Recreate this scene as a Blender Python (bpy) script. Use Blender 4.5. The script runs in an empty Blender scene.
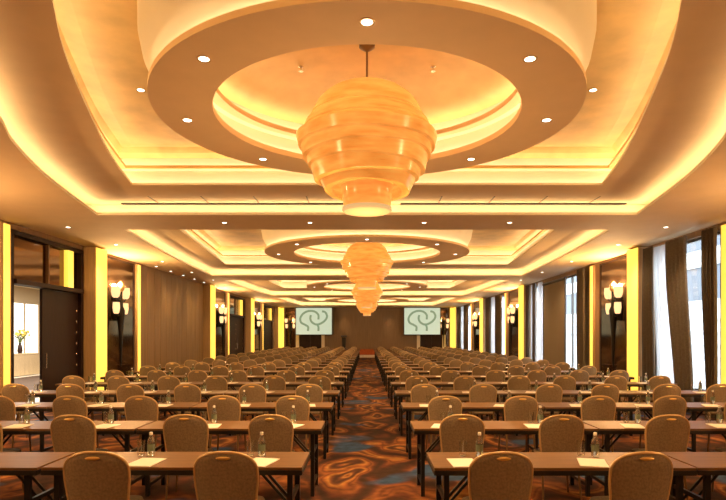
import bpy, bmesh, math, random
from mathutils import Vector, Matrix
random.seed(7)
S = bpy.context.scene
COL = S.collection
PI = math.pi
F = 575.0            # focal length in pixels of the 726x500 frame
WX = 7.5             # half width of the ballroom
HC = 4.135           # main soffit height
YB = 48.0            # end wall
YF = -3.0            # wall behind the camera

# ------------------------------------------------------------------ materials
def new_mat(name):
    m = bpy.data.materials.new(name); m.use_nodes = True
    nt = m.node_tree
    return m, nt, nt.nodes['Principled BSDF']

def pbr(name, col, rough=0.6, metal=0.0, noise=0.0, scale=8.0, bump=0.0, stretch=(1, 1, 1), spec=0.5, trans=0.0, alpha=1.0):
    m, nt, b = new_mat(name)
    b.inputs['Base Color'].default_value = (*col, 1)
    b.inputs['Roughness'].default_value = rough
    b.inputs['Metallic'].default_value = metal
    b.inputs['Specular IOR Level'].default_value = spec
    b.inputs['Transmission Weight'].default_value = trans
    if noise or bump:
        tc = nt.nodes.new('ShaderNodeTexCoord'); mp = nt.nodes.new('ShaderNodeMapping')
        mp.inputs['Scale'].default_value = stretch
        nz = nt.nodes.new('ShaderNodeTexNoise'); nz.inputs['Scale'].default_value = scale; nz.inputs['Detail'].default_value = 5
        nt.links.new(tc.outputs['Object'], mp.inputs['Vector']); nt.links.new(mp.outputs['Vector'], nz.inputs['Vector'])
        if noise:
            r = nt.nodes.new('ShaderNodeValToRGB')
            r.color_ramp.elements[0].position = 0.3; r.color_ramp.elements[1].position = 0.7
            r.color_ramp.elements[0].color = (*[c * (1 - noise) for c in col], 1)
            r.color_ramp.elements[1].color = (*[min(1, c * (1 + noise)) for c in col], 1)
            nt.links.new(nz.outputs['Fac'], r.inputs['Fac']); nt.links.new(r.outputs['Color'], b.inputs['Base Color'])
        if bump:
            bp = nt.nodes.new('ShaderNodeBump'); bp.inputs['Strength'].default_value = bump; bp.inputs['Distance'].default_value = 0.01
            nt.links.new(nz.outputs['Fac'], bp.inputs['Height']); nt.links.new(bp.outputs['Normal'], b.inputs['Normal'])
    return m

def glow(name, col, k, base=(0.8, 0.7, 0.5)):
    m, nt, b = new_mat(name)
    b.inputs['Base Color'].default_value = (*base, 1)
    b.inputs['Roughness'].default_value = 0.4
    b.inputs['Emission Color'].default_value = (*col, 1)
    b.inputs['Emission Strength'].default_value = k
    return m

M = {}
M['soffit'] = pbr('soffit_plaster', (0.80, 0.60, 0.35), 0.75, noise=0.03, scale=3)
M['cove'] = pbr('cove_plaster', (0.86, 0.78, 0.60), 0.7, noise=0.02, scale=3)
M['gold'] = pbr('gold_leaf_ceiling', (0.86, 0.58, 0.23), 0.45, metal=0.0, noise=0.13, scale=2.2)
M['wall'] = pbr('wall_fabric', (0.30, 0.19, 0.10), 0.7, noise=0.15, scale=5, stretch=(1, 6, 0.3))
M['wallpanel'] = pbr('wall_panel_silk', (0.27, 0.17, 0.072), 0.5, noise=0.25, scale=5, stretch=(1, 5, 0.15))
M['endwall'] = pbr('end_wall_veneer', (0.20, 0.125, 0.065), 0.45, noise=0.15, scale=4, stretch=(5, 1, 0.2))
M['mirror'] = pbr('bronze_mirror', (0.16, 0.095, 0.055), 0.08, metal=0.9)
M['darkwood'] = pbr('dark_wenge', (0.022, 0.008, 0.006), 0.5, spec=0.25, noise=0.3, scale=6, stretch=(1, 8, 0.4))
M['jamb'] = pbr('walnut_jamb', (0.23, 0.13, 0.06), 0.4, noise=0.25, scale=6, stretch=(6, 6, 0.4))
M['pilaster'] = pbr('honey_veneer', (0.42, 0.26, 0.11), 0.45, noise=0.15, scale=6, stretch=(6, 6, 0.4))
M['strip'] = glow('pilaster_glow', (1.0, 0.58, 0.055), 1.08)
M['led'] = glow('cove_led', (1.0, 0.84, 0.58), 3.5)
M['ledsoft'] = glow('cove_led_soft', (1.0, 0.80, 0.52), 5.5)
M['shade'] = glow('sconce_shade', (1.0, 0.64, 0.29), 1.05, base=(0.5, 0.36, 0.2))
M['lens'] = glow('downlight_lens', (1.0, 0.90, 0.72), 5.0)
M['blackmetal'] = pbr('black_metal', (0.012, 0.011, 0.010), 0.4, metal=0.3)
M['bronze'] = pbr('bronze_tube', (0.22, 0.14, 0.07), 0.35, metal=0.7)
M['fabric'] = pbr('chair_fabric', (0.255, 0.19, 0.115), 0.75, noise=0.22, scale=60, bump=0.2)
M['rim'] = pbr('chair_rim', (0.60, 0.42, 0.20), 0.38, metal=0.25)
M['brass'] = pbr('hand_hold_brass', (0.85, 0.56, 0.18), 0.3, metal=0.6)
M['tabletop'] = pbr('table_veneer', (0.17, 0.082, 0.03), 0.42, spec=0.3, noise=0.2, scale=3, stretch=(0.6, 9, 1))
M['edge'] = pbr('table_edge_black', (0.01, 0.009, 0.008), 0.4)
M['paper'] = pbr('paper', (0.88, 0.84, 0.74), 0.8)
M['glass'] = pbr('clear_glass', (0.95, 0.96, 0.94), 0.03, trans=1.0)
M['plastic'] = pbr('bottle_plastic', (0.80, 0.84, 0.78), 0.06, trans=0.92)
M['label'] = pbr('bottle_label', (0.16, 0.20, 0.13), 0.5)
M['cap'] = pbr('bottle_cap', (0.80, 0.76, 0.66), 0.4)
M['drape'] = pbr('brown_drape', (0.088, 0.068, 0.046), 0.8, noise=0.2, scale=30)
M['drapegrey'] = pbr('taupe_drape', (0.155, 0.128, 0.096), 0.8, noise=0.2, scale=30)
M['winframe'] = pbr('window_frame', (0.10, 0.09, 0.08), 0.4, metal=0.3)
M['blind'] = pbr('taupe_blind', (0.26, 0.21, 0.14), 0.7, noise=0.06, scale=20)
M['extwhite'] = pbr('facade_white', (0.52, 0.53, 0.53), 0.8)
M['extgrey'] = pbr('facade_grey', (0.075, 0.09, 0.11), 0.6)
M['marble'] = pbr('pale_marble', (0.80, 0.74, 0.64), 0.15, noise=0.06, scale=4)
M['hallwall'] = pbr('hall_wall', (0.58, 0.48, 0.34), 0.7)
M['hallcarpet'] = pbr('hall_carpet', (0.045, 0.021, 0.010), 0.9, noise=0.4, scale=3)
M['linen'] = pbr('linen', (0.42, 0.31, 0.18), 0.8, noise=0.08, scale=20)
M['leafgreen'] = pbr('leaf', (0.12, 0.17, 0.05), 0.6, noise=0.3, scale=30)
M['petal'] = pbr('petal', (0.75, 0.55, 0.12), 0.6)
M['redcloth'] = pbr('stage_skirt_red', (0.44, 0.10, 0.03), 0.7, noise=0.25, scale=12, stretch=(6, 1, 0.3))
M['stagetop'] = pbr('stage_carpet', (0.36, 0.11, 0.04), 0.9, noise=0.3, scale=9)
M['chrome'] = pbr('chrome', (0.8, 0.78, 0.72), 0.2, metal=1.0)
M['logo'] = glow('projected_mark', (0.24, 0.38, 0.23), 0.5, base=(0.12, 0.18, 0.12))
M['screen'] = glow('projected_picture', (0.62, 0.80, 0.62), 0.52, base=(0.35, 0.40, 0.36))
M['screenedge'] = pbr('screen_casing_and_shadow', (0.09, 0.075, 0.05), 0.6)
M['hallglow'] = glow('hall_backlit_glass', (1.0, 0.95, 0.84), 1.5)

def sheer_mat():
    m = bpy.data.materials.new('sheer_voile'); m.use_nodes = True
    nt = m.node_tree; nt.nodes.clear()
    o = nt.nodes.new('ShaderNodeOutputMaterial'); a = nt.nodes.new('ShaderNodeBsdfTranslucent'); d = nt.nodes.new('ShaderNodeBsdfDiffuse')
    t = nt.nodes.new('ShaderNodeBsdfTransparent'); mx = nt.nodes.new('ShaderNodeMixShader'); mx2 = nt.nodes.new('ShaderNodeMixShader')
    a.inputs['Color'].default_value = (0.92, 0.93, 0.95, 1); d.inputs['Color'].default_value = (0.85, 0.85, 0.84, 1)
    mx.inputs['Fac'].default_value = 0.28; mx2.inputs['Fac'].default_value = 0.52
    nt.links.new(a.outputs[0], mx.inputs[1]); nt.links.new(d.outputs[0], mx.inputs[2])
    nt.links.new(mx.outputs[0], mx2.inputs[1]); nt.links.new(t.outputs[0], mx2.inputs[2]); nt.links.new(mx2.outputs[0], o.inputs['Surface'])
    return m
M['sheer'] = sheer_mat()

def pane_mat():
    m = bpy.data.materials.new('window_pane'); m.use_nodes = True
    nt = m.node_tree; nt.nodes.clear()
    o = nt.nodes.new('ShaderNodeOutputMaterial'); g = nt.nodes.new('ShaderNodeBsdfGlossy'); t = nt.nodes.new('ShaderNodeBsdfTransparent'); mx = nt.nodes.new('ShaderNodeMixShader')
    g.inputs['Roughness'].default_value = 0.02; t.inputs['Color'].default_value = (0.92, 0.95, 0.97, 1); mx.inputs['Fac'].default_value = 0.07
    nt.links.new(t.outputs[0], mx.inputs[1]); nt.links.new(g.outputs[0], mx.inputs[2]); nt.links.new(mx.outputs[0], o.inputs['Surface'])
    return m
M['pane'] = pane_mat()

def amber_mat(name, k):
    m, nt, b = new_mat(name)
    tc = nt.nodes.new('ShaderNodeTexCoord'); mp = nt.nodes.new('ShaderNodeMapping'); nz = nt.nodes.new('ShaderNodeTexNoise')
    mp.inputs['Scale'].default_value = (1, 1, 5); nz.inputs['Scale'].default_value = 3.0; nz.inputs['Detail'].default_value = 4
    r = nt.nodes.new('ShaderNodeValToRGB')
    r.color_ramp.elements[0].position = 0.3; r.color_ramp.elements[0].color = (0.64, 0.25, 0.040, 1)
    r.color_ramp.elements[1].position = 0.72; r.color_ramp.elements[1].color = (0.88, 0.42, 0.09, 1)
    nt.links.new(tc.outputs['Object'], mp.inputs['Vector']); nt.links.new(mp.outputs[0], nz.inputs['Vector']); nt.links.new(nz.outputs['Fac'], r.inputs['Fac'])
    nt.links.new(r.outputs['Color'], b.inputs['Base Color']); nt.links.new(r.outputs['Color'], b.inputs['Emission Color'])
    b.inputs['Emission Strength'].default_value = k; b.inputs['Roughness'].default_value = 0.18
    return m
M['amber'] = amber_mat('amber_glass', 0.52)
M['amberpale'] = glow('pale_amber_glass', (1.0, 0.58, 0.22), 0.62, base=(0.06, 0.03, 0.012))
M['amberpale'].node_tree.nodes['Principled BSDF'].inputs['Specular IOR Level'].default_value = 0.0

def carpet_mat():
    m, nt, b = new_mat('ballroom_carpet')
    N = nt.nodes.new; L = nt.links.new
    tc = N('ShaderNodeTexCoord')
    mp = N('ShaderNodeMapping'); mp.inputs['Scale'].default_value = (1.0, 0.6, 1.0); L(tc.outputs['Object'], mp.inputs['Vector'])
    nz = N('ShaderNodeTexNoise'); nz.inputs['Scale'].default_value = 0.9; nz.inputs['Detail'].default_value = 2.0
    L(mp.outputs[0], nz.inputs['Vector'])
    mpv = N('ShaderNodeMixRGB'); mpv.blend_type = 'LINEAR_LIGHT'; mpv.inputs['Fac'].default_value = 0.75
    L(mp.outputs[0], mpv.inputs['Color1']); L(nz.outputs['Color'], mpv.inputs['Color2'])
    vo = N('ShaderNodeTexVoronoi'); vo.feature = 'SMOOTH_F1'; vo.inputs['Scale'].default_value = 1.35; vo.inputs['Smoothness'].default_value = 0.35
    L(mpv.outputs['Color'], vo.inputs['Vector'])
    ml = N('ShaderNodeMath'); ml.operation = 'MULTIPLY'; ml.inputs[1].default_value = 9.0; L(vo.outputs['Distance'], ml.inputs[0])
    sn = N('ShaderNodeMath'); sn.operation = 'SINE'; L(ml.outputs[0], sn.inputs[0])
    wv = N('ShaderNodeMath'); wv.operation = 'MULTIPLY_ADD'; wv.inputs[1].default_value = 0.5; wv.inputs[2].default_value = 0.5; L(sn.outputs[0], wv.inputs[0])
    r = N('ShaderNodeValToRGB'); cr = r.color_ramp
    pts = [(0.0, (0.045, 0.020, 0.012)), (0.20, (0.12, 0.034, 0.016)), (0.40, (0.26, 0.085, 0.025)), (0.55, (0.15, 0.045, 0.018)),
           (0.70, (0.34, 0.11, 0.028)), (0.86, (0.42, 0.19, 0.05)), (0.94, (0.20, 0.065, 0.022)), (1.0, (0.07, 0.026, 0.016))]
    while len(cr.elements) < len(pts): cr.elements.new(0.5)
    for e, (p, c) in zip(cr.elements, pts): e.position = p; e.color = (*c, 1)
    L(wv.outputs[0], r.inputs['Fac'])
    n2 = N('ShaderNodeTexNoise'); n2.inputs['Scale'].default_value = 0.85; n2.inputs['Detail'].default_value = 1.5
    mp2 = N('ShaderNodeMapping'); mp2.inputs['Location'].default_value = (3.1, 7.7, 0); L(tc.outputs['Object'], mp2.inputs['Vector']); L(mp2.outputs[0], n2.inputs['Vector'])
    r2 = N('ShaderNodeValToRGB'); r2.color_ramp.elements[0].position = 0.60; r2.color_ramp.elements[1].position = 0.66
    r2.color_ramp.elements[0].color = (0, 0, 0, 1); r2.color_ramp.elements[1].color = (1, 1, 1, 1)
    L(n2.outputs['Fac'], r2.inputs['Fac'])
    mx = N('ShaderNodeMixRGB'); mx.inputs['Color2'].default_value = (0.035, 0.075, 0.17, 1)
    L(r2.outputs['Color'], mx.inputs['Fac']); L(r.outputs['Color'], mx.inputs['Color1'])
    n3 = N('ShaderNodeTexNoise'); n3.inputs['Scale'].default_value = 7.0; n3.inputs['Detail'].default_value = 3
    L(tc.outputs['Object'], n3.inputs['Vector'])
    ov = N('ShaderNodeMixRGB'); ov.blend_type = 'OVERLAY'; ov.inputs['Fac'].default_value = 0.9
    L(mx.outputs['Color'], ov.inputs['Color1']); L(n3.outputs['Fac'], ov.inputs['Color2'])
    dk = N('ShaderNodeMixRGB'); dk.blend_type = 'MULTIPLY'; dk.inputs['Fac'].default_value = 1.0; dk.inputs['Color2'].default_value = (.76, .80, .76, 1)
    L(ov.outputs['Color'], dk.inputs['Color1']); L(dk.outputs['Color'], b.inputs['Base Color'])
    b.inputs['Roughness'].default_value = 0.9; b.inputs['Specular IOR Level'].default_value = 0.2
    return m
M['carpet'] = carpet_mat()

# ------------------------------------------------------------------ mesh builder
class MB:
    def __init__(s): s.bm = bmesh.new(); s.mi = 0
    def quad(s, ps):
        f = s.bm.faces.new([s.bm.verts.new(p) for p in ps]); f.material_index = s.mi; return f
    def box(s, x0, x1, y0, y1, z0, z1, bev=0.0):
        v = [s.bm.verts.new((x, y, z)) for z in (z0, z1) for x, y in ((x0, y0), (x1, y0), (x1, y1), (x0, y1))]
        fs = [s.bm.faces.new([v[i] for i in f]) for f in ((3, 2, 1, 0), (4, 5, 6, 7), (0, 1, 5, 4), (1, 2, 6, 5), (2, 3, 7, 6), (3, 0, 4, 7))]
        for f in fs: f.material_index = s.mi
        if bev:
            es = list({e for f in fs for e in f.edges})
            r = bmesh.ops.bevel(s.bm, geom=es, offset=bev, segments=2, profile=0.6, affect='EDGES')
            for f in r['faces']: f.material_index = s.mi
        return s
    def loops(s, rings, closed=True, cap0=False, cap1=False):
        vs = [[s.bm.verts.new(p) for p in r] for r in rings]
        n = len(vs[0])
        for a, b in zip(vs, vs[1:]):
            for i in range(n if closed else n - 1):
                j = (i + 1) % n
                f = s.bm.faces.new([a[i], a[j], b[j], b[i]]); f.material_index = s.mi
        if cap0: f = s.bm.faces.new(list(reversed(vs[0]))); f.material_index = s.mi
        if cap1: f = s.bm.faces.new(vs[-1]); f.material_index = s.mi
        return vs
    def lathe(s, prof, n=24, c=(0, 0), cap0=True, cap1=True):
        rings = [[(c[0] + r * math.cos(2 * PI * k / n), c[1] + r * math.sin(2 * PI * k / n), z) for k in range(n)] for r, z in prof]
        s.loops(rings, True, cap0, cap1); return s
    def tube(s, pts, r, n=8, cap=True, closed=False):
        pts = [Vector(p) for p in pts]; rings = []
        m = len(pts)
        for i, p in enumerate(pts):
            if closed: t = (pts[(i + 1) % m] - pts[i - 1]).normalized()
            else: t = (pts[min(i + 1, m - 1)] - pts[max(i - 1, 0)]).normalized()
            up = Vector((0, 0, 1)) if abs(t.z) < 0.9 else Vector((0, 1, 0))
            a = t.cross(up).normalized(); b = t.cross(a).normalized()
            rr = r[i] if isinstance(r, (list, tuple)) else r
            rings.append([p + a * rr * math.cos(2 * PI * k / n) + b * rr * math.sin(2 * PI * k / n) for k in range(n)])
        if closed: rings.append(rings[0]); cap = False
        s.loops(rings, True, cap, cap); return s
    def build(s, name, mat, parent=None, smooth=False):
        bmesh.ops.recalc_face_normals(s.bm, faces=s.bm.faces)
        me = bpy.data.meshes.new(name); s.bm.to_mesh(me); s.bm.free()
        for m in (mat if isinstance(mat, (list, tuple)) else [mat]): me.materials.append(m)
        if smooth:
            me.polygons.foreach_set('use_smooth', [True] * len(me.polygons))
            try: me.set_sharp_from_angle(angle=math.radians(42))
            except Exception: pass
        o = bpy.data.objects.new(name, me); COL.objects.link(o)
        if parent: o.parent = parent
        return o

def tag(o, label, cat, group=None, kind=None):
    o['label'] = label; o['category'] = cat
    if group: o['group'] = group
    if kind: o['kind'] = kind
    return o
def empty(name, loc, label, cat, group=None, rz=0.0):
    o = bpy.data.objects.new(name, None); COL.objects.link(o); o.location = loc; o.rotation_euler = (0, 0, rz); o.empty_display_size = 0.1
    return tag(o, label, cat, group)
def struct(o): o['kind'] = 'structure'; return o
def kids(o): return [c for c in bpy.data.objects if c.parent == o]
def proto(root):
    ch = [(c, [g for g in bpy.data.objects if g.parent == c]) for c in bpy.data.objects if c.parent == root]
    return root, ch
def dup(pr, loc, label, rz=None, group=None):
    root, ch = pr
    r = root.copy(); COL.objects.link(r); r.location = loc; r['label'] = label
    if rz is not None: r.rotation_euler = (0, 0, rz)
    if group: r['group'] = group
    for c, gs in ch:
        d = c.copy(); COL.objects.link(d); d.parent = r
        for g in gs:
            e = g.copy(); COL.objects.link(e); e.parent = d
    return r
class Placer:
    """first placement moves the prototype, later ones copy it with its parts"""
    def __init__(s, root): s.pr = proto(root); s.used = False
    def put(s, loc, label, rz=None, group=None):
        if not s.used:
            s.used = True; r = s.pr[0]; r.location = loc; r['label'] = label
            if rz is not None: r.rotation_euler = (0, 0, rz)
            if group: r['group'] = group
            return r
        return dup(s.pr, loc, label, rz, group)
ORD = ['zeroth', 'first', 'second', 'third', 'fourth', 'fifth', 'sixth', 'seventh', 'eighth', 'ninth', 'tenth', 'eleventh', 'twelfth', 'thirteenth', 'fourteenth',
       'fifteenth', 'sixteenth', 'seventeenth', 'eighteenth', 'nineteenth', 'twentieth', 'twenty-first', 'twenty-second']
SIDE = {-1: 'door side', 1: 'window side'}

# ------------------------------------------------------------------ room shell
m = MB(); m.box(-WX, WX, YF, YB, -0.1, 0.0); struct(m.build('floor', M['carpet']))

def catmull(pts, n=6):
    out = []
    for i in range(len(pts) - 1):
        p0, p1, p2, p3 = pts[max(i - 1, 0)], pts[i], pts[i + 1], pts[min(i + 2, len(pts) - 1)]
        for k in range(n):
            t = k / n
            out.append(tuple(0.5 * (2 * b + (c - a) * t + (2 * a - 5 * b + 4 * c - d) * t * t + (-a + 3 * b - 3 * c + d) * t ** 3) for a, b, c, d in zip(p0, p1, p2, p3)))
    out.append(pts[-1]); return out
def mirror_poly(half):
    h = catmull(half)
    return h + [(-x, y) for x, y in reversed(h)]     # counter-clockwise: right side going away, left side coming back
def offset(poly, d):
    n = len(poly); out = []
    for i in range(n):
        p, a, b = Vector(poly[i]), Vector(poly[i - 1]), Vector(poly[(i + 1) % n])
        e1 = (p - a).normalized(); e2 = (b - p).normalized()
        n1 = Vector((e1.y, -e1.x)); n2 = Vector((e2.y, -e2.x))
        mt = (n1 + n2).normalized(); c = max(0.35, mt.dot(n1))
        q = p + mt * (d / c); out.append((q.x, q.y))
    return out

BAYS = [
    dict(A=[(2.5, 1.9), (2.95, 3.2), (3.45, 4.7), (4.05, 6.35), (4.40, 7.18), (4.85, 8.79), (5.32, 11.33)],
         B=[(1.6, 2.9), (2.0, 3.5), (2.36, 4.31), (2.74, 5.25), (3.30, 7.03), (3.65, 8.3), (3.92, 9.6)], c=6.47, R=2.31, r=1.68),
    dict(A=[(5.45, 12.9), (5.88, 17.2), (6.18, 22.86)], B=[(4.64, 13.9), (4.98, 17.8), (5.25, 21.4)], c=17.08, R=3.0, r=2.16),
    dict(A=[(6.10, 24.6), (6.0, 29.5), (5.7, 34.0)], B=[(4.75, 25.2), (4.75, 28.5), (4.6, 31.9)], c=28.6, R=3.0, r=2.16),
    dict(A=[(5.7, 35.8), (5.5, 40.5), (5.2, 45.0)], B=[(4.5, 36.4), (4.5, 40.0), (4.3, 43.2)], c=39.8, R=2.9, r=2.1),
]
ZR = 4.40; ZB = ZR; ZT = 5.10; RING_Z = 4.18
def slab_with_holes(name, outer, holes, z, mat, th=0.03):
    bm = bmesh.new()
    edges = []
    for lp in [outer] + holes:
        vs = [bm.verts.new((x, y, z)) for x, y in lp]
        edges += [bm.edges.new((vs[i], vs[(i + 1) % len(vs)])) for i in range(len(vs))]
    bmesh.ops.triangle_fill(bm, use_beauty=True, use_dissolve=False, edges=edges, normal=(0, 0, -1))
    b = MB(); b.bm.free(); b.bm = bm
    return b
PA = [mirror_poly(b['A']) for b in BAYS]; PB = [[(x * k, y * k) for x, y in mirror_poly(b['B'])] for b, k in zip(BAYS, (1.052, 1, 1, 1))]
b = slab_with_holes('ceiling', [(-WX, YF), (WX, YF), (WX, YB), (-WX, YB)], PA, HC, M['soffit'])
ceiling = struct(b.build('ceiling', M['soffit']))
def loft(poly, prof, mat_of=None):
    m = MB()
    return m, [[(x, y, z) for x, y in offset(poly, d)] for d, z in prof]
for bi, bay in enumerate(BAYS):
    A, B = PA[bi], PB[bi]
    # outer step: small lip, lit trough, raised soffit
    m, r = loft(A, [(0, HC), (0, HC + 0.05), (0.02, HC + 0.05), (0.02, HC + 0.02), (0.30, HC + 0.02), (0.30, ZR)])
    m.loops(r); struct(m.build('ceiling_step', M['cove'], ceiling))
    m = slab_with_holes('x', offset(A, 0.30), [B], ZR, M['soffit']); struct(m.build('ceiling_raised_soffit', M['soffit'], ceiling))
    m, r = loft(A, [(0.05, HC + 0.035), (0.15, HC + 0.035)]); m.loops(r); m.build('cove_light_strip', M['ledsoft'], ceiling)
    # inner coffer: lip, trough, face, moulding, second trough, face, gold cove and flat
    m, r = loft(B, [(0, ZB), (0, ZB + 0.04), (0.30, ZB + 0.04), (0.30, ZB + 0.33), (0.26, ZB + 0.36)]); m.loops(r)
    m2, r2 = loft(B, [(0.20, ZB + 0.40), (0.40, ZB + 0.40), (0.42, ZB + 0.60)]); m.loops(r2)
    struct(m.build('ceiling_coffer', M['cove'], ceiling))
    m, r = loft(B, [(0.26, ZB + 0.36), (0.14, ZB + 0.34), (0.14, ZB + 0.39), (0.20, ZB + 0.40)]); m.loops(r); struct(m.build('ceiling_moulding', M['gold'], ceiling))
    m, r = loft(B, [(0.42, ZB + 0.60), (0.30, ZB + 0.66), (0.22, ZB + 0.74), (0.0, ZT)]); m.loops(r, True, False, True)
    struct(m.build('ceiling_gold_field', M['gold'], ceiling))
    m, r = loft(B, [(0.17, ZB + 0.055), (0.27, ZB + 0.055)]); m.loops(r); m.build('cove_light_strip', M['led'], ceiling)
    m, r = loft(B, [(0.26, ZB + 0.41), (0.36, ZB + 0.41)]); m.loops(r); m.build('cove_light_strip', M['led'], ceiling)
    # hanging ring
    c, R, q = bay['c'], bay['R'], bay['r']; k = R / 2.31
    m = MB(); m.lathe([(q, RING_Z + .07), (q, RING_Z), (R, RING_Z), (R, RING_Z + 0.055)], 96, (0, c), False, False); ring = struct(m.build('ceiling_ring', M['soffit'], ceiling, True))
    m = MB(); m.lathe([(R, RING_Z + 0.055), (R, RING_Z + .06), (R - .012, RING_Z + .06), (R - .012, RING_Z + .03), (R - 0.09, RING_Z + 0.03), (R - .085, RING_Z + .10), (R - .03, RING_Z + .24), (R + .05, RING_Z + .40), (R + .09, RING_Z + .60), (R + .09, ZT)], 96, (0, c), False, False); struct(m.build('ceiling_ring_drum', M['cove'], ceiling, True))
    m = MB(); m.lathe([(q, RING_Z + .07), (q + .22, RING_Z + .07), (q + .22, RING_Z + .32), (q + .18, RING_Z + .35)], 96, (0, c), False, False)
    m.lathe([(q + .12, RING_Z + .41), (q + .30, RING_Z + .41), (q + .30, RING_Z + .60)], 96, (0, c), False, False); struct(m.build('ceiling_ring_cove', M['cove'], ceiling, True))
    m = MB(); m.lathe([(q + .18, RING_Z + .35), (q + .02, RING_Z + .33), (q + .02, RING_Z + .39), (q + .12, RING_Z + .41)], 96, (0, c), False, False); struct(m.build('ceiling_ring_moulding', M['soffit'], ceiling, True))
    m = MB(); m.lathe([(q + .30, RING_Z + .60), (q + .05, RING_Z + .66), (q - .25, RING_Z + .80), (q - .7, RING_Z + .84), (0.1, RING_Z + .852)], 96, (0, c), False, True); struct(m.build('ceiling_dome', M['gold'], ceiling, True))
    for (ra, rb, z, mt) in ((R - .075, R - .025, RING_Z + .045, 'led'), (q + .11, q + .20, RING_Z + .082, 'led'), (q + .17, q + .27, RING_Z + .42, 'led')):
        m = MB(); m.lathe([(ra, z), (rb, z)], 96, (0, c), False, False); m.build('cove_light_strip', M[mt], ceiling)

# side walls with openings
TH = 0.25
def side_wall(name, sgn, opens, mat):
    m = MB(); xs = sorted((sgn * WX, sgn * (WX + TH)))
    y = YF
    for (a, b_, z0, z1) in opens:
        m.box(xs[0], xs[1], y, a, 0, HC)
        if z0 > 0: m.box(xs[0], xs[1], a, b_, 0, z0)
        if z1 < HC: m.box(xs[0], xs[1], a, b_, z1, HC)
        y = b_
    m.box(xs[0], xs[1], y, YB, 0, HC)
    return struct(m.build(name, mat))
WINS = [(12.12, 15.15, 0.48, 4.0), (19.85, 26.2, 0.48, 4.0), (31.1, 35.2, 0.48, 4.0), (41.4, 46.4, 0.48, 4.0)]
DOORS = [(12.05, 15.15, 0, 4.02), (31.2, 35.1, 0, 4.02), (41.4, 45.6, 0, 4.02)]
side_wall('wall_right', 1, WINS, M['wall']); side_wall('wall_left', -1, DOORS, M['wall'])
m = MB(); m.box(-WX - TH, WX + TH, YB, YB + .25, 0, HC); struct(m.build('wall_back', M['endwall']))
m = MB(); m.box(-WX - TH, WX + TH, YF - .25, YF, 0, HC); struct(m.build('wall_front', M['wall']))
# silk wall panelling between the two far sconce bays, door side
m = MB()
for i in range(12):
    y0 = 19.0 + i * 0.6
    m.box(-WX + .005, -WX + .035, y0, y0 + .585, .12, HC - .12, .006)
tag(m.build('wall_panelling', M['wallpanel']), 'tall brown silk wall panelling between two lit pilasters, door side', 'wall panelling')
for sgn, nm in ((-1, 'left'), (1, 'right')):
    segs, y = [], YF
    for (a, b_, *_r) in (DOORS if sgn < 0 else []):
        segs.append((y, a)); y = b_
    segs.append((y, YB)); m = MB()
    for a, b_ in segs: m.box(*sorted((sgn * (WX - .02), sgn * (WX - .001))), a, b_, 0, .12)
    struct(m.build('baseboard_' + nm, M['darkwood']))

# windows
def window(i, a, b_, z0, z1, mulls):
    w = MB(); x0, x1 = WX + .10, WX + .17; t = .06
    w.box(x0, x1, a, b_, z0, z0 + t); w.box(x0, x1, a, b_, z1 - t, z1); w.box(x0, x1, a, a + t, z0 + t, z1 - t); w.box(x0, x1, b_ - t, b_, z0 + t, z1 - t)
    for q in mulls: w.box(x0, x1, q - t / 2, q + t / 2, z0 + t, z1 - t)
    o = struct(w.build('window_%d' % i, M['winframe']))
    p = MB(); p.box(WX + .13, WX + .14, a + t, b_ - t, z0 + t, z1 - t); p.build('window_pane', M['pane'], o)
    p = MB(); p.box(WX - .10, WX + .10, a, b_, z0 - .05, z0); struct(p.build('window_sill', M['extwhite'], o))
window(1, *WINS[0], []); window(2, *WINS[1], [21.35, 24.1]); window(3, *WINS[2], [33.1]); window(4, *WINS[3], [43.9])
# street front across the way, seen through the glass
m = MB(); m.mi = 0; m.box(15.0, 16.0, 4, 95, -4, 3.35); m.mi = 1; m.box(15.05, 16.0, 4, 95, 3.35, 4.85); m.mi = 0; m.box(14.95, 16.0, 4, 95, 4.85, 5.6); m.mi = 1; m.box(15.05, 16, 4, 95, 5.6, 9)
for k in range(12):
    m.mi = 0; m.box(14.9, 15.0, 5, 94, -3.6 + k * .55, -3.57 + k * .55)
struct(m.build('exterior_facade', [M['extwhite'], M['extgrey']]))
m = MB(); m.box(8.0, 15.0, 4, 95, -4.2, -4.0); struct(m.build('exterior_ground', M['extgrey']))

# curtains: pleated cloth with thickness; top and bottom spans given in y
def curtain(name, mat, x, top, bot, label, z0=0.03, z1=4.03, pleat=0.05, n=None, group=None, cat='curtain', belly=0.0):
    n = n or max(4, int((top[1] - top[0]) / 0.16)); cols = n * 8; m = MB(); rows = 14
    fr, bk = [], []
    for j in range(rows + 1):
        t = j / rows; z = z1 + (z0 - z1) * t; e = t * t * (3 - 2 * t)
        a = top[0] + (bot[0] - top[0]) * e; b_ = top[1] + (bot[1] - top[1]) * e
        ra, rb = [], []
        for i in range(cols + 1):
            u = i / cols; y = a + (b_ - a) * u
            dx = pleat * math.sin(u * n * 2 * PI + 0.6 * math.sin(t * 3)) + belly * math.sin(PI * t)
            ra.append((x - dx, y, z)); rb.append((x - dx + .012, y, z))
        fr.append(ra + list(reversed(rb)))
    m.loops(fr, True, True, True)
    return tag(m.build(name, mat, None, True), label, cat, group)
G = 'drapes along the window wall'
curtain('curtain', M['drape'], 7.28, (11.97, 12.52), (11.97, 12.32), 'dark brown drape at the near edge of the closest window', group=G)
curtain('curtain', M['drapegrey'], 7.25, (13.05, 13.98), (12.75, 13.5), 'taupe drape sweeping sideways beside bare glass of closest window', group=G)
curtain('sheer_curtain', M['sheer'], 7.40, (14.02, 14.85), (13.55, 14.6), 'white sheer curtain between the two drapes of the closest window', pleat=.04, group=G)
curtain('curtain', M['drape'], 7.26, (14.62, 15.14), (14.5, 15.14), 'dark brown drape beside the tall lit pilaster, closest window', group=G, pleat=.04)
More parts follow.
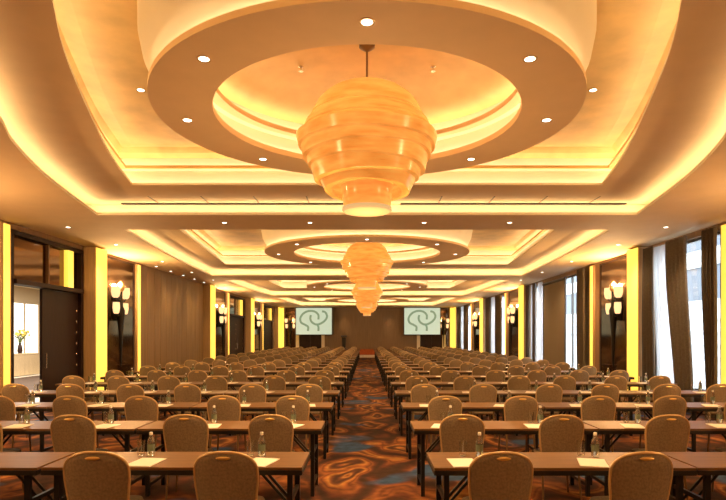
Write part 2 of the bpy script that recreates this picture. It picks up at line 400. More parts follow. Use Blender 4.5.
curtain('curtain', M['drape'], 7.28, (19.25, 19.95), (19.25, 19.9), 'dark brown drape at the near edge of the wide second window', group=G)
curtain('sheer_curtain', M['sheer'], 7.36, (24.15, 24.75), (24.15, 24.75), 'white sheer curtain next to the taupe blind, second window', pleat=.04, group=G)
curtain('curtain', M['drape'], 7.22, (24.75, 25.05), (24.75, 25.05), 'narrow brown drape between two white sheers, second window', group=G, n=3)
curtain('sheer_curtain', M['sheer'], 7.36, (25.05, 25.75), (25.05, 25.75), 'white sheer curtain at the far side of the second window', pleat=.04, group=G)
curtain('curtain', M['drape'], 7.25, (25.75, 26.2), (25.75, 26.2), 'brown drape against the second wide lit pilaster, window side', group=G, n=4)
for wi, (a, b_) in ((3, (31.1, 35.2)), (4, (41.4, 46.3))):
    w_ = b_ - a; nm = ORD[wi]
    curtain('curtain', M['drape'], 7.27, (a, a + w_ * .36), (a, a + w_ * .36), 'brown drape at the near half of the %s window' % nm, group=G)
    curtain('sheer_curtain', M['sheer'], 7.36, (a + w_ * .36, a + w_ * .70), (a + w_ * .36, a + w_ * .70), 'white sheer curtain in the middle of the %s window' % nm, pleat=.04, group=G)
    curtain('curtain', M['drape'], 7.27, (a + w_ * .70, b_), (a + w_ * .70, b_), 'brown drape at the far half of the %s window' % nm, group=G)
# taupe roller blind over part of the second window
t = empty('roller_blind', (7.40, 22.75, 0), 'flat taupe roller blind in a dark frame, second window', 'blind')
m = MB(); m.box(-.01, .01, -1.25, 1.30, .10, 3.84); m.build('blind_cloth', M['blind'], t)
m = MB(); m.tube([(0, -1.3, 3.90), (0, 1.35, 3.90)], .06, 12); m.build('roller', M['winframe'], t, True)
m = MB(); m.box(-.03, .02, -1.36, -1.26, .05, 3.96); m.box(-.03, .02, 1.31, 1.37, .05, 3.96); m.build('blind_frame', M['winframe'], t)

# ------------------------------------------------------------------ lit pilasters, strips, mirror panels, sconces
t = empty('backlit_pilaster', (0, 0, 0), '', 'pilaster light', 'wide glowing pilasters')
m = MB(); m.box(0, .33, -.32, .32, 0, 4.10, .01); m.build('pilaster_body', M['pilaster'], t)
m = MB(); m.box(.331, .36, -.30, .30, .14, 4.09, .008); m.build('glowing_panel', M['strip'], t)
PIL = Placer(t)
for k, (y, sc) in enumerate(((15.5, 1), (26.7, 1.35), (36.0, 1.6), (46.9, 1.5))):
    for sgn in (-1, 1):
        nm = ORD[k + 1] + ' from the camera'
        o = PIL.put((sgn * (WX - .002), y, 0), 'wide yellow glowing pilaster, %s, %s' % (SIDE[sgn], nm), 0 if sgn < 0 else PI); o.scale = (1, sc, 1)
t = empty('light_strip', (0, 0, 0), '', 'strip light', 'slim glowing wall strips')
m = MB(); m.box(0, .06, -.16, .16, 0, 4.08); m.build('strip_frame', M['pilaster'], t)
m = MB(); m.box(.061, .08, -.10, .10, .14, 4.06, .005); m.build('glowing_panel', M['strip'], t)
STR = Placer(t)
for sgn, ys in ((-1, (11.86, 18.75, 30.9, 41.1)), (1, (11.95, 19.05, 30.9, 41.1))):
    for k, y in enumerate(ys):
        STR.put((sgn * (WX - .002), y, 0), 'slim yellow glowing wall strip, %s, %s from the camera' % (SIDE[sgn], ORD[k + 1]), 0 if sgn < 0 else PI)
t = empty('mirror_panel', (0, 0, 0), '', 'mirror', 'bronze mirror panels behind the sconces')
m = MB(); m.box(0, .02, -1.22, 1.22, .13, 4.0); m.build('mirror_glass', M['mirror'], t)
m = MB(); m.box(0, .035, -1.30, -1.22, .13, 4.06); m.box(0, .035, 1.22, 1.30, .13, 4.06); m.box(0, .035, -1.22, 1.22, 4.0, 4.06); m.build('mirror_frame', M['darkwood'], t)
MIR = Placer(t)
t = empty('wall_sconce', (0, 0, 0), '', 'wall lamp', 'four-shade wall sconces')
m = MB(); m.lathe([(.02, .85), (.035, 1.0), (.06, 1.8), (.11, 2.35), (.12, 2.5), (.07, 2.62), (.05, 2.9), (.05, 3.05)], 16, (.20, 0)); st = m.build('stem', M['blackmetal'], t, True)
m = MB(); m.lathe([(.05, 3.05), (.10, 3.12), (.115, 3.22), (.07, 3.30), (.02, 3.36)], 16, (.20, 0)); m.build('finial', M['rim'], t, True)
m = MB(); m.box(0, .14, -.12, .12, 2.2, 3.2, .01); m.build('backplate', M['blackmetal'], t)
for (dy, z) in ((-.34, 2.88), (.34, 2.88), (-.30, 2.42), (.30, 2.42)):
    m = MB(); m.tube([(.20, 0, z - .05), (.20, dy * .6, z - .10), (.20, dy, z - .03)], .022, 8); m.build('arm', M['blackmetal'], t, True)
    m = MB(); w = .125 if z > 2.6 else .10
    m.lathe([(.06, z - .02), (w * .8, z + .02), (w, z + .15), (w * .93, z + .30), (w * .86, z + .31)], 18, (.20, dy)); m.build('lamp_shade', M['shade'], t, True)
SCO = Placer(t)
BAYS_S = (17.15, 29.0, 38.8)
for k, y in enumerate(BAYS_S):
    for sgn in (-1, 1):
        rz = 0 if sgn < 0 else PI
        yy = y - (0.2 if k == 0 else 0)
        MIR.put((sgn * (WX - .002), y, 0), 'dark bronze mirror panel behind a sconce, %s, %s from the camera' % (SIDE[sgn], ORD[k + 1]), rz)
        SCO.put((sgn * (WX - .04), yy, 0), 'black wall sconce with four lit shades, %s, %s from the camera' % (SIDE[sgn], ORD[k + 1]), rz)
for sgn in (-1, 1):
    o = MIR.put((sgn * 6.38, YB - .002, 0), 'dark bronze mirror panel on the end wall, %s' % SIDE[sgn], -PI / 2); o.scale = (1, .30, 1)
    SCO.put((sgn * 6.38, YB - .04, 0), 'black wall sconce on the end wall beside the screen, %s' % SIDE[sgn], -PI / 2)
# end-wall glowing pilasters
for sgn in (-1, 1):
    o = PIL.put((sgn * 7.05, YB - .002, 0), 'wide yellow glowing pilaster on the end wall corner, %s' % SIDE[sgn], -PI / 2); o.scale = (1, .55, 1)

# ------------------------------------------------------------------ doors, door side
def door(i, a, b_, leaf0, nleaf):
    x = -WX
    f = MB(); f.box(x - .20, x + .03, a, a + .12, 0, 4.0); f.box(x - .20, x + .03, b_ - .12, b_, 0, 4.0); f.box(x - .20, x + .03, a + .12, b_ - .12, 3.90, 4.0); f.box(x - .20, x + .10, a + .12, b_ - .12, 2.86, 2.96)
    fr = struct(f.build('door_%d' % i, M['darkwood']))
    g = MB(); g.box(x - .12, x - .09, a + .12, b_ - .12, 2.96, 3.90); g.build('transom_glass', M['mirror'], fr)
    g = MB(); ym = a + .12 + (b_ - a - .24) * .50; g.box(x - .09, x - .02, ym - .02, ym + .02, 2.96, 3.90); g.build('transom_bar', M['jamb'], fr)
    gy = b_ - .62; g = MB(); g.box(x - .09, x + .02, gy - .13, gy + .13, 2.96, 3.90); g.build('transom_light', M['strip'], fr)
    w = (b_ - .12 - leaf0) / nleaf
    for k in range(nleaf):
        l = MB(); y0 = leaf0 + k * w; l.box(x - .11, x - .05, y0 + .004, y0 + w - .004, .01, 2.855, .004)
        lf = l.build('door_leaf', M['darkwood'], fr)
        for q in range(6):
            h = MB(); z = 1.0 + q * .28; yk = y0 + w - .10
            h.lathe([(.0001, .0), (.035, .0), (.035, .012), (.02, .022), (.0001, .026)], 10, (0, 0), False, False)
            h.bm.transform(Matrix.Translation((x - .05, yk, z)) @ Matrix.Rotation(PI / 2, 4, 'Y')); h.build('door_stud', M['chrome'], lf, True)
        h = MB(); yk = y0 + .10; h.tube([(x - .05, yk, 1.0), (x + .0, yk, 1.0), (x + .0, yk, 1.35), (x - .05, yk, 1.35)], .012, 8); h.build('door_handle', M['chrome'], lf, True)
door(1, 12.05, 15.15, 13.36, 1); door(2, 31.2, 35.1, 31.32, 2); door(3, 41.4, 45.6, 41.52, 2)
# the hall behind the open door
m = MB(); m.box(-16.6, -WX - TH, 9.5, 31.0, -.1, 0); struct(m.build('floor_hall', M['hallcarpet']))
m = MB(); m.box(-9.3, -WX - .0, 12.1, 16.5, 0.0, .006); m.box(-16.0, -14.6, 23, 29, 0, .006); struct(m.build('trim_1', M['marble']))
m = MB(); m.box(-16.8, -16.6, 9.5, 31, 0, 4.1); m.box(-16.6, -WX - TH, 31, 31.2, 0, 4.1); m.box(-16.6, -WX - TH, 9.3, 9.5, 0, 4.1); struct(m.build('wall_hall', M['hallwall']))
m = MB(); m.box(-16.8, -WX - TH, 9.3, 31.2, 4.1, 4.2); struct(m.build('ceiling_hall', M['cove']))
t = empty('glazed_partition', (-16.45, 27, 0), 'bright white glazed partition in the hall behind the open door', 'glazing')
for k in range(5):
    m = MB(); m.box(0, .03, -3.0 + k * 1.2, -1.92 + k * 1.2, .9, 3.3); m.build('lit_pane', M['hallglow'], t)
m = MB()
for k in range(6): m.box(-.03, .06, -3.12 + k * 1.2, -3.0 + k * 1.2, 0, 3.5)
m.box(-.03, .05, -3.0, 3.0, 3.3, 3.5); m.box(-.03, .05, -3.0, 3.0, 0, .9); m.build('partition_frame', M['hallwall'], t)
t = empty('console_table', (-15.3, 25.3, 0), 'console draped in cream linen seen through the open door', 'table')
m = MB(); m.box(-.35, .35, -1.0, 1.0, .93, .98, .01); m.build('top', M['linen'], t)
m = MB(); ring = []
for j in range(5):
    z = .93 - j * .225; lp = []
    for i in range(96):
        a = 2 * PI * i / 96; p = .012 * j * math.sin(i * 1.9)
        cx = max(-.34, min(.34, .6 * math.cos(a))); cy = max(-.99, min(.99, 1.5 * math.sin(a)))
        lp.append((cx * (1 + p), cy * (1 + p * .4), z))
    ring.append(lp)
m.loops(ring); m.build('skirt', M['linen'], t, True)
t = empty('flower_vase', (-15.3, 25.35, .98), 'vase of yellow flowers on the linen console in the hall', 'vase')
m = MB(); m.lathe([(.07, 0), (.11, .10), (.09, .30), (.05, .42), (.07, .46)], 16); m.build('vase_body', M['darkwood'], t, True)
m = MB(); mm = MB()
for k in range(26):
    a = random.uniform(0, 2 * PI); e = random.uniform(.1, .42); h = random.uniform(.70, 1.05)
    tip = (e * math.cos(a), e * math.sin(a), h)
    m.tube([(0, 0, .42), (tip[0] * .5, tip[1] * .5, .42 + (h - .42) * .6), tip], .008, 5)
    for q in range(2):
        u = .6 + .3 * q; p = Vector((tip[0] * u, tip[1] * u, .42 + (h - .42) * u)); d = Vector((random.uniform(-.1, .1), random.uniform(-.1, .1), .05))
        m.quad([p, p + d * .5 + Vector((.03, 0, 0)), p + d, p + d * .5 - Vector((.03, 0, 0))])
    mm.lathe([(.01, -.03), (.05, 0), (.06, .03), (.02, .06)], 8); 
    vs = list(mm.bm.verts)[-32:]
    for v in vs: v.co += Vector(tip)
m.build('stems', M['leafgreen'], t); mm.build('blooms', M['petal'], t, True)

# ------------------------------------------------------------------ end wall: stage, screens, doors, lectern
t = empty('stage', (0, 47.4, 0), 'low red stage across the end of the aisle', 'stage')
m = MB(); m.box(-3.0, 3.0, -.55, .59, .60, .68); m.build('deck', M['stagetop'], t)
m = MB(); m.box(-2.98, 2.98, -.53, .58, .02, .60); m.build('skirt', M['redcloth'], t)
t = empty('stage_step', (0, 46.62, 0), 'pale step in front of the red stage', 'step')
m = MB(); m.box(-.75, .75, -.2, .2, 0, .22, .01); m.build('riser', M['marble'], t)
m = MB(); m.box(-.75, .75, -.2, .2, .221, .245); m.build('tread', M['stagetop'], t)
t = empty('lectern', (-1.90, 47.3, .68), 'slim dark lectern standing on the stage near the door-side screen', 'lectern')
m = MB(); m.box(-.22, .22, -.18, .18, 0, .05, .01); m.build('base', M['blackmetal'], t)
m = MB(); m.loops([[(-.13, -.10, .05), (.13, -.10, .05), (.13, .10, .05), (-.13, .10, .05)], [(-.17, -.12, .95), (.17, -.12, .95), (.17, .12, .95), (-.17, .12, .95)]], True, True, True); m.build('post', M['blackmetal'], t)
m = MB(); m.loops([[(-.24, -.20, .97), (.24, -.20, .97), (.24, .20, 1.09), (-.24, .20, 1.09)], [(-.24, -.20, 1.0), (.24, -.20, 1.0), (.24, .20, 1.12), (-.24, .20, 1.12)]], True, True, True); m.build('reading_desk', M['blackmetal'], t)
m = MB(); m.tube([(.1, .1, 1.08), (.1, .08, 1.25), (.07, -.02, 1.36)], .008, 6); m.build('microphone', M['blackmetal'], t, True)

SW, SH = 2.94, 2.18
def scr(sgn):
    cx = sgn * (4.37 if sgn < 0 else 4.54)
    t = empty('hanging_screen', (cx, 47.30, 1.88), 'lit projection screen with a green looping mark, %s of the stage' % SIDE[sgn], 'screen', 'projection screens')
    m = MB(); m.box(-SW / 2, SW / 2, 0, .02, 0, SH); s = m.build('screen_surface', M['screen'], t)
    m = MB(); m.box(-SW / 2 - .06, SW / 2 + .06, .021, .10, -.05, SH + .05); m.box(-SW / 2 - .05, SW / 2 + .05, -.03, .02, SH, SH + .06)
    if sgn < 0: m.box(SW / 2, SW / 2 + .22, .03, .10, -.02, SH)  # dark strip standing in for the shadow beside the door-side screen
    m.build('casing_and_shadow', M['screenedge'], t)
    P = lambda px, py: ((px - 45) / 257 * SW - SW / 2, -.006, (318 - py) / 200 * SH)
    def stroke(pts, w):
        pts = [P(*p) for p in catmull([tuple(map(float, q)) for q in pts], 6)]
        mm = MB(); fr = []
        for i, p in enumerate(pts):
            a = Vector(pts[max(i - 1, 0)]); b_ = Vector(pts[min(i + 1, len(pts) - 1)]); d = (b_ - a).normalized(); nn = Vector((-d.z, 0, d.x)) * w
            p = Vector(p); fr.append([p + nn, p - nn, p - nn + Vector((0, .005, 0)), p + nn + Vector((0, .005, 0))])
        mm.loops(fr, True, True, True); return mm
    stroke([(206, 205), (205, 170), (178, 145), (135, 142), (98, 160), (76, 195), (82, 228), (112, 246), (132, 262), (130, 292)], .085).build('looping_mark', M['logo'], s)
    stroke([(152, 172), (148, 200), (160, 226), (190, 243), (222, 236), (254, 212), (268, 182), (256, 152), (232, 143)], .085).build('looping_mark', M['logo'], s)
    stroke([(196, 242), (206, 262), (206, 292)], .085).build('looping_mark', M['logo'], s)
    return t
scr(-1); scr(1)
for i, sgn in ((4, -1), (5, 1)):
    cx = sgn * (4.73 if sgn < 0 else 5.35); f = MB()
    for s2 in (-1, 1): f.box(cx + s2 * 1.06 - .13, cx + s2 * 1.06 + .13, YB - .10, YB - .002, 0, 1.84)
    fr = struct(f.build('door_%d' % i, M['cove']))
    for s2 in (-1, 1):
        l = MB(); l.box(*sorted((cx + s2 * .005, cx + s2 * .92)), YB - .07, YB - .003, .01, 1.84); l.build('door_leaf', M['darkwood'], fr)

# ------------------------------------------------------------------ chandeliers
def chandelier_proto():
    t = empty('chandelier', (0, 0, 0), '', 'chandelier', 'tiered amber glass chandeliers')
    m = MB()
    prof = [(.02, 4.625), (.12, 4.615), (.24, 4.585), (.35, 4.535), (.44, 4.485), (.51, 4.425), (.565, 4.36), (.605, 4.28), (.635, 4.21), (.62, 4.205), (.69, 4.13), (.72, 4.05), (.705, 4.04), (.745, 3.97)]
    m.lathe(prof, 48, (0, 0), True, False); m.build('dome', M['amber'], t, True)
    for (r0, z0, r1, z1, tw) in ((.79, 3.975, .765, 3.86, 0), (.735, 3.88, .715, 3.74, .02), (.685, 3.765, .655, 3.61, -.022), (.622, 3.64, .585, 3.48, .026), (.548, 3.51, .475, 3.345, -.03)):
        m = MB(); n = 48; rings = []
        for (r, z) in ((r0 - .03, z0 + .012), (r0, z0), (r1, z1), (r1 - .05, z1 - .012), (r1 - .09, z1)):
            rings.append([((r + .008 * math.sin(6 * 2 * PI * k / n)) * math.cos(2 * PI * k / n), (r + .008 * math.sin(6 * 2 * PI * k / n)) * math.sin(2 * PI * k / n), z + tw * math.cos(2 * PI * k / n + z0 * 5)) for k in range(n)])
        m.loops(rings); m.build('tier', M['amber'], t, True)
    m = MB(); m.lathe([(.30, 3.40), (.285, 3.36), (.265, 3.17), (.27, 3.15)], 40, (0, 0), True, True); m.build('drum', M['amber'], t, True)
    m = MB(); m.lathe([(.275, 3.15), (.28, 3.12), (.26, 3.10), (.05, 3.095)], 40, (0, 0), False, True); m.build('bottom_bowl', M['amberpale'], t, True)
    m = MB(); m.tube([(0, 0, 4.60), (0, 0, 5.03)], .012, 8); m.build('rod', M['bronze'], t, True)
    m = MB(); m.lathe([(.09, 5.079), (.09, 5.05), (.05, 5.02), (.015, 5.0)], 20); m.build('ceiling_canopy', M['bronze'], t, True)
    return t
CHP = chandelier_proto(); CHP.scale = (1, 1, .95); CH = Placer(CHP)
for k, bay in enumerate(BAYS):
    CH.put((0, bay['c'], .20), 'tiered amber glass chandelier, %s from the camera, hanging inside a ceiling ring' % ORD[k + 1], random.uniform(0, 1) * k)

# ------------------------------------------------------------------ downlights
t = empty('downlight', (0, 0, 0), '', 'ceiling light', 'recessed downlights')
m = MB(); m.lathe([(.045, -.002), (.062, -.006), (.065, .0), (.043, .0)], 24, (0, 0), False, False); m.build('trim_ring', M['rim'], t, True)
m = MB(); m.lathe([(.045, -.003), (.03, -.008), (.01, -.010)], 24, (0, 0), False, True); m.build('lens', M['lens'], t, True)
DL = Placer(t)
CLOCK = {0: 'window edge', 1: 'far window quarter', 2: 'far edge', 3: 'far door quarter', 4: 'door edge', 5: 'near door quarter', 6: 'near edge', 7: 'near window quarter'}
def spot(x, y, z, power, ang=95, blend=.8, col=(1.0, .64, .31)):
    l = bpy.data.lights.new('downlight_or_fill_lamp', 'SPOT'); l.energy = power; l.spot_size = math.radians(ang); l.spot_blend = blend; l.color = col; l.shadow_soft_size = .07
    o = bpy.data.objects.new('downlight_or_fill_lamp', l); COL.objects.link(o); o.location = (x, y, z); return o
def lamp(name, loc, power, radius, col=(1.0, .60, .26)):
    l = bpy.data.lights.new(name, 'POINT'); l.energy = power; l.color = col; l.shadow_soft_size = radius
    o = bpy.data.objects.new(name, l); COL.objects.link(o); o.location = loc; return o
for bay in BAYS: lamp('chandelier_lamp', (0, bay['c'], 2.93), 115 if bay['c'] < 10 else 60, .16)
for y in (1.5, 8.2) + BAYS_S:  # nearest ys have no sconce: unseen fill added to brighten the side soffit
    for sgn in (-1, 1):
        for dy in (-.34, .34):
            lamp('sconce_or_fill_lamp', (sgn * (WX - .24), y + dy, 3.28), 130, .06)
def downlight(x, y, z, label, power=0, ang=95):
    o = DL.put((x, y, z - .001), label)
    if power:
        s = spot(0, 0, -.02, power, ang); s.parent = o; s['kind'] = 'helper'
    return o
for bi, bay in enumerate(BAYS[:3]):
    rr = bay['R'] * .875
    for k in range(8):
        a = k * PI / 4
        downlight(rr * math.cos(a), bay['c'] + rr * math.sin(a), RING_Z, 'recessed downlight in the %s ceiling ring, %s' % (ORD[bi + 1], CLOCK[k]), 110 if bi < 2 else 140, 110)
for sgn in (-1, 1):
    downlight(sgn * 3.08, 7.83, ZT, 'recessed downlight in the gold ceiling field beside first ring, %s' % SIDE[sgn], 25)
    for k, y in enumerate((6.6, 9.66, 12.6, 15.0, 18.4, 21.5, 24.5)):
        downlight(sgn * 6.55, y, HC, 'recessed downlight in the side soffit, %s, %s from the camera' % (SIDE[sgn], ORD[k + 1]), 110, 120)
    for k, y in enumerate((29.5, 33.5, 37.5, 41.5, 45.5)):
        s = spot(sgn * 6.55, y, HC - .03, 120, 120)
    for k, x in enumerate((1.2, 3.0)):
        downlight(sgn * x, 12.1, HC, 'small downlight in the beam between first and second rings, %s, %s from the middle' % (SIDE[sgn], ORD[k + 1]), 30)
for x in (-5.5, -2.0, 2.0, 5.5): spot(x, .4, HC - .03, 100, 120)  # no fixtures here: unseen fill added to light the nearest chair backs
for x in (-1.9, 1.9): spot(x, 47.55, HC - .03, 90, 60)
for x in (-5.2, 5.2): spot(x, 46.0, HC - .03, 90, 80)
for k in range(5):
    downlight(-7.22, 19.7 + k * 1.45, HC, 'small downlight grazing the brown silk panelling, %s from the camera' % ORD[k + 1], 28, 70)
# fire sprinklers in the first dome
for sgn in (-1, 1):
    t = empty('sprinkler_head', (sgn * .80, 6.95, RING_Z + .858), 'tiny sprinkler head in the gold dome, %s of the first chandelier' % SIDE[sgn], 'sprinkler', 'sprinklers in the dome')
    m = MB(); m.lathe([(.03, -.03), (.03, -.04), (.012, -.05), (.012, -.08), (.03, -.085), (.03, -.09)], 12); m.build('nozzle', M['chrome'], t, True)
# slot diffusers on the raised soffit
for sgn in (-1, 1):
    t = empty('slot_diffuser', (-2.65 if sgn < 0 else 2.92, 11.50, ZR), 'long thin black air slot in the ceiling step, %s of the chandelier' % SIDE[sgn], 'air vent', 'ceiling air slots')
    m = MB(); m.box(-2.25, 2.25, -.05, .05, -.020, -.001); m.build('slot', M['blackmetal'], t)
    for k in range(4):
        m = MB(); x = -1.5 + k * 1.0; m.box(x - .012, x + .012, -.60, -.06, -.008, -.001); m.build('access_joint', M['bronze'], t)

# ------------------------------------------------------------------ chairs
def back_grid(m, nz=14, nx=10, shell=True):
    """upholstered rounded back: y<0 is the rear; returns its outline"""
    z0, zs, zt = .47, .775, .925
    def hw(z):
        if z <= zs: return .198 + (.226 - .198) * min(1, (z - z0) / (zs - z0 - .06))
        t = (z - zs) / (zt - zs); return .226 * (max(0, 1 - t ** 2.3)) ** (1 / 2.3)
    zz = [z0 + (zs - z0) * i / 6 for i in range(6)] + [zs + (zt - zs) * math.sin(i / 9 * PI / 2) for i in range(9)] + [zt - .0004]
    lean = lambda z: -.20 - .075 * (z - z0) / (zt - z0)
    rings = []
    for z in zz:
        w = max(hw(z), .02)
        th = .026 * max(.25, 1 - max(0, (z - zs) / (zt - zs)) ** 4)
        fr = []; bk = []
        for i in range(nx + 1):
            u = -1 + 2 * i / nx; x = u * w; cv = .035 * (x / .226) ** 2; e = max(.25, (1 - abs(u) ** 6))
            bk.append((x, lean(z) + cv - th * e, z)); fr.append((x, lean(z) + cv + th * e, z))
        rings.append(bk + list(reversed(fr)))
    m.loops(rings, True, True, True)
    out = [(-hw(z), lean(z) + .035 * (hw(z) / .226) ** 2, z) for z in zz[:-1]]
    top = [(0, lean(zt), zt)]
    return out + top + [(-x, y, z) for x, y, z in reversed(out)]
def seat_bm(m):
    rings = []
    for (s, z) in ((.90, .405), (.99, .42), (1.0, .455), (.95, .485), (.75, .497)):
        lp = []
        for k in range(28):
            a = 2 * PI * k / 28; c, d = math.cos(a), math.sin(a)
            lp.append((s * .222 * math.copysign(abs(c) ** .45, c), .01 + s * .222 * math.copysign(abs(d) ** .45, d), z))
        rings.append(lp)
    m.loops(rings, True, True, True)
LEGS = [((-.19, .19), (-.21, .20)), ((.19, .19), (.21, .20)), ((-.185, -.17), (-.20, -.24)), ((.185, -.17), (.20, -.24))]
def leg_bm(m, a, b_): m.tube([(a[0], a[1], .415), (b_[0], b_[1], 0.0)], [.015, .010], 8)
GC = 'banquet chairs set in rows'
t = empty('banquet_chair', (0, 0, 0), '', 'chair', GC)
m = MB(); OUT = back_grid(m); bk = m.build('backrest', M['fabric'], t, True)
m = MB(); m.lathe([(.004, 0), (.75, 0), (1.0, .2), (1.0, .5), (.7, .9), (.004, 1.0)], 20, (0, 0), False, False)
m.bm.transform(Matrix.Translation((0, -.290, .885)) @ Matrix.Rotation(PI / 2 - .12, 4, 'X') @ Matrix.Diagonal((.052, .013, .010, 1))); m.build('hand_hold', M['brass'], bk, True)
m = MB(); m.tube(OUT, .0115, 8); m.build('back_frame', M['rim'], t, True)
m = MB(); seat_bm(m); m.build('seat', M['fabric'], t, True)
for a, b_ in LEGS:
    m = MB(); leg_bm(m, a, b_); m.build('leg', M['bronze'], t, True)
for s2 in (-1, 1):
    m = MB(); m.tube([(s2 * .19, -.17, .40), (s2 * .195, -.205, .47), (s2 * .20, -.2, .50)], .012, 6); m.build('back_post', M['bronze'], t, True)
m = MB(); m.tube([(-.19, .19, .40), (.19, .19, .40), (.185, -.17, .40), (-.185, -.17, .40)], .010, 6, closed=True); m.build('seat_frame', M['bronze'], t, True)
CHAIR = Placer(t)
m = MB(); m.mi = 0; back_grid(m); seat_bm(m); m.mi = 1; m.tube(OUT, .0115, 6); m.mi = 2
for a, b_ in LEGS: leg_bm(m, a, b_)
m.tube([(-.19, -.2, .40), (-.195, -.2, .49)], .012, 6); m.tube([(.19, -.2, .40), (.195, -.2, .49)], .012, 6)
far_chair = m.build('banquet_chair', [M['fabric'], M['rim'], M['bronze']], None, True); tag(far_chair, '', 'chair', GC)
FARCHAIR = Placer(far_chair)

# ------------------------------------------------------------------ tables
TD = .60; TH_ = .745
GT = 'seminar tables set in rows'
t = empty('seminar_table', (0, 0, 0), '', 'table', GT)
m = MB(); m.box(-.998, .998, .002, TD - .002, TH_ - .022, TH_, .003); m.build('table_top', M['tabletop'], t)
m = MB(); m.box(-1.0, 1.0, 0, TD, TH_ - .060, TH_ - .0225, .003); m.build('edge_apron', M['edge'], t)
for sx in (-1, 1):
    for y in (.06, TD - .06):
        m = MB(); m.box(sx * .90 - .020, sx * .90 + .020, y - .020, y + .020, .0, TH_ - .061); m.build('leg', M['blackmetal'], t)
    for z in (.10, .45):
        m = MB(); m.box(sx * .90 - .014, sx * .90 + .014, .08, TD - .08, z, z + .033); m.build('cross_bar', M['blackmetal'], t)
    for y in (.37, TD - .10):
        m = MB(); m.tube([(sx * .90, y, .30), (sx * .56, y, TH_ - .062)], .013, 6); m.build('brace', M['blackmetal'], t)
TABLE = Placer(t)
m = MB(); m.mi = 0; m.box(-.998, .998, .002, TD - .002, TH_ - .022, TH_); m.mi = 1; m.box(-1.0, 1.0, 0, TD, TH_ - .060, TH_ - .0225)
for sx in (-1, 1):
    for y in (.06, TD - .06): m.box(sx * .90 - .020, sx * .90 + .020, y - .020, y + .020, 0, TH_ - .061)
    m.box(sx * .90 - .014, sx * .90 + .014, .08, TD - .08, .10, .135); m.tube([(sx * .90, .42, .30), (sx * .56, .42, TH_ - .062)], .013, 6)
far_table = m.build('seminar_table', [M['tabletop'], M['edge']]); tag(far_table, '', 'table', GT)
FARTABLE = Placer(far_table)

# place settings
GB = 'water bottles on the tables'
t = empty('water_bottle', (0, 0, 0), '', 'bottle', GB)
m = MB(); m.lathe([(.026, 0), (.031, .006), (.031, .115), (.028, .135), (.014, .165), (.0125, .178)], 16); m.build('bottle_body', M['plastic'], t, True)
m = MB(); m.lathe([(.0316, .045), (.0316, .100)], 16, (0, 0), False, False); m.build('wrapper', M['label'], t, True)
m = MB(); m.lathe([(.0145, .176), (.0145, .198), (.012, .201)], 12); m.build('screw_cap', M['cap'], t, True)
BOT = Placer(t)
m = MB(); m.lathe([(.028, 0), (.034, .125), (.0315, .125), (.0262, .006)], 18); g = m.build('drinking_glass', M['glass'], None, True); tag(g, '', 'glass', 'drinking glasses on the tables'); GLA = Placer(g)
m = MB(); m.box(-.105, .105, -.148, .148, 0, .006, .001); g = m.build('notepad', M['paper'], None); tag(g, '', 'notepad', 'white notepads on the tables'); PAD = Placer(g)

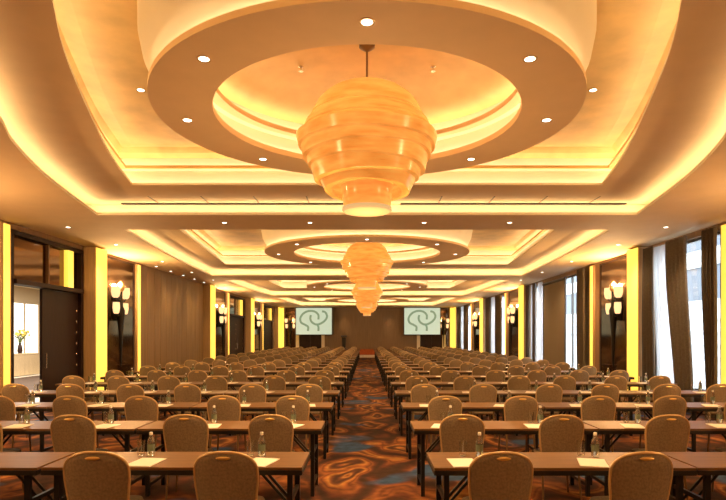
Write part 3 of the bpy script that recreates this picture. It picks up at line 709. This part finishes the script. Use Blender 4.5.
fronts = [4.38, 6.22, 8.12, 10.05, 12.05] + [12.05 + 2.0 * k for k in range(1, 18)]
fronts = [f for f in fronts if f + TD < 46.0]
TX = {-1: ((1.5, (1.0, 1.95)), (3.515, (3.08, 4.06)), (5.53, (5.10, 6.06))), 1: ((1.51, (1.02, 2.0)), (3.525, (3.12, 4.10)), (5.54, (5.14, 6.08)))}
XS = {(0, -1): (1.01, 1.955), (0, 1): (.95, 1.95), (1, -1): (1.01, 1.92, 3.08), (1, 1): (1.015, 2.04, 3.15), (2, -1): (1.03, 1.98, 3.1, 4.1), (2, 1): (1.07, 2.12, 3.2, 4.18)}
TPOS = ['aisle end', 'middle table', 'wall end']
def seen(x, half, d): return abs(x) - half < 367.0 / F * d + .05
for ri, d in enumerate(fronts):
    row = ORD[ri + 1]; rowp = '%s row from the camera' % row
    for sgn in (-1, 1):
        seat = 0
        for ti, (cx, chs) in enumerate(TX[sgn]):
            if not seen(cx, 1.0, d + TD): continue
            jx = random.uniform(-.005, .005); y0 = d + random.uniform(-.015, .015)
            (TABLE if ri < 7 else FARTABLE).put((sgn * cx + jx, y0, 0), 'brown seminar table with black edge, %s, %s, %s' % (SIDE[sgn], rowp, TPOS[ti]))
            for x in chs:
                seat += 1
                if (ri, sgn) in XS and seat <= len(XS[ri, sgn]): x = XS[ri, sgn][seat - 1]
                yc = y0 - .02 + random.uniform(-.03, .03) + .06
                if ri < 1: yc = y0 - .045
                if seen(x, .22, yc - .2):
                    rz = random.uniform(-.07, .07)
                    (CHAIR if ri < 8 else FARCHAIR).put((sgn * x + (random.uniform(-.03, .03) if ri > 2 else 0), yc, 0), 'brown banquet chair, %s, %s, %s from the aisle' % (SIDE[sgn], rowp, ORD[seat]), rz)
                if ri < 7 and seen(x, .1, d):
                    where = '%s seat from aisle, %s row from camera, %s' % (ORD[seat], row, SIDE[sgn])
                    px = sgn * x
                    PAD.put((px - sgn * .18 + random.uniform(-.03, .03), y0 + .17, TH_ + .0005), 'white notepad at the ' + where, random.uniform(-.35, .15))
                    BOT.put((px + (.14 if sgn < 0 else -.03) + random.uniform(-.02, .02), y0 + .42, TH_ + .0005), 'clear water bottle at the ' + where)
                    GLA.put((px + (.04 if sgn < 0 else -.14) + random.uniform(-.02, .02), y0 + .45, TH_ + .0005), 'drinking glass at the ' + where)

# ------------------------------------------------------------------ light and camera
def area(name, loc, size, power, col, rot=(0, 0, 0)):
    l = bpy.data.lights.new(name, 'AREA'); l.shape = 'RECTANGLE'; l.size, l.size_y = size; l.energy = power; l.color = col
    o = bpy.data.objects.new(name, l); COL.objects.link(o); o.location = loc; o.rotation_euler = rot; return o
area('hall_lamp', (-12.2, 20, 4.05), (5, 12), 1500, (1.0, .90, .74))
W = bpy.data.worlds.new('daylight'); S.world = W; W.use_nodes = True
bg = W.node_tree.nodes['Background']; bg.inputs['Color'].default_value = (.90, .95, 1.0, 1); bg.inputs['Strength'].default_value = 8.0
cam = bpy.data.cameras.new('camera'); co = bpy.data.objects.new('camera', cam); COL.objects.link(co)
co.location = (0, 0, 1.75); co.rotation_euler = (PI / 2, 0, 0)
cam.sensor_width = 36; cam.sensor_fit = 'HORIZONTAL'; cam.lens = 36 * F / 726; cam.shift_x = -4 / 726; cam.shift_y = 86 / 726
cam.clip_start = .05; cam.clip_end = 300
S.camera = co
vs = S.view_settings; vs.view_transform = 'Standard'; vs.look = 'None'; vs.exposure = 0.38; vs.gamma = 1.0; vs.use_curve_mapping = False
c = S.cycles; c.use_denoising = True; c.max_bounces = 10; c.diffuse_bounces = 6; c.glossy_bounces = 3; c.transmission_bounces = 6; c.transparent_max_bounces = 8; c.sample_clamp_indirect = 6
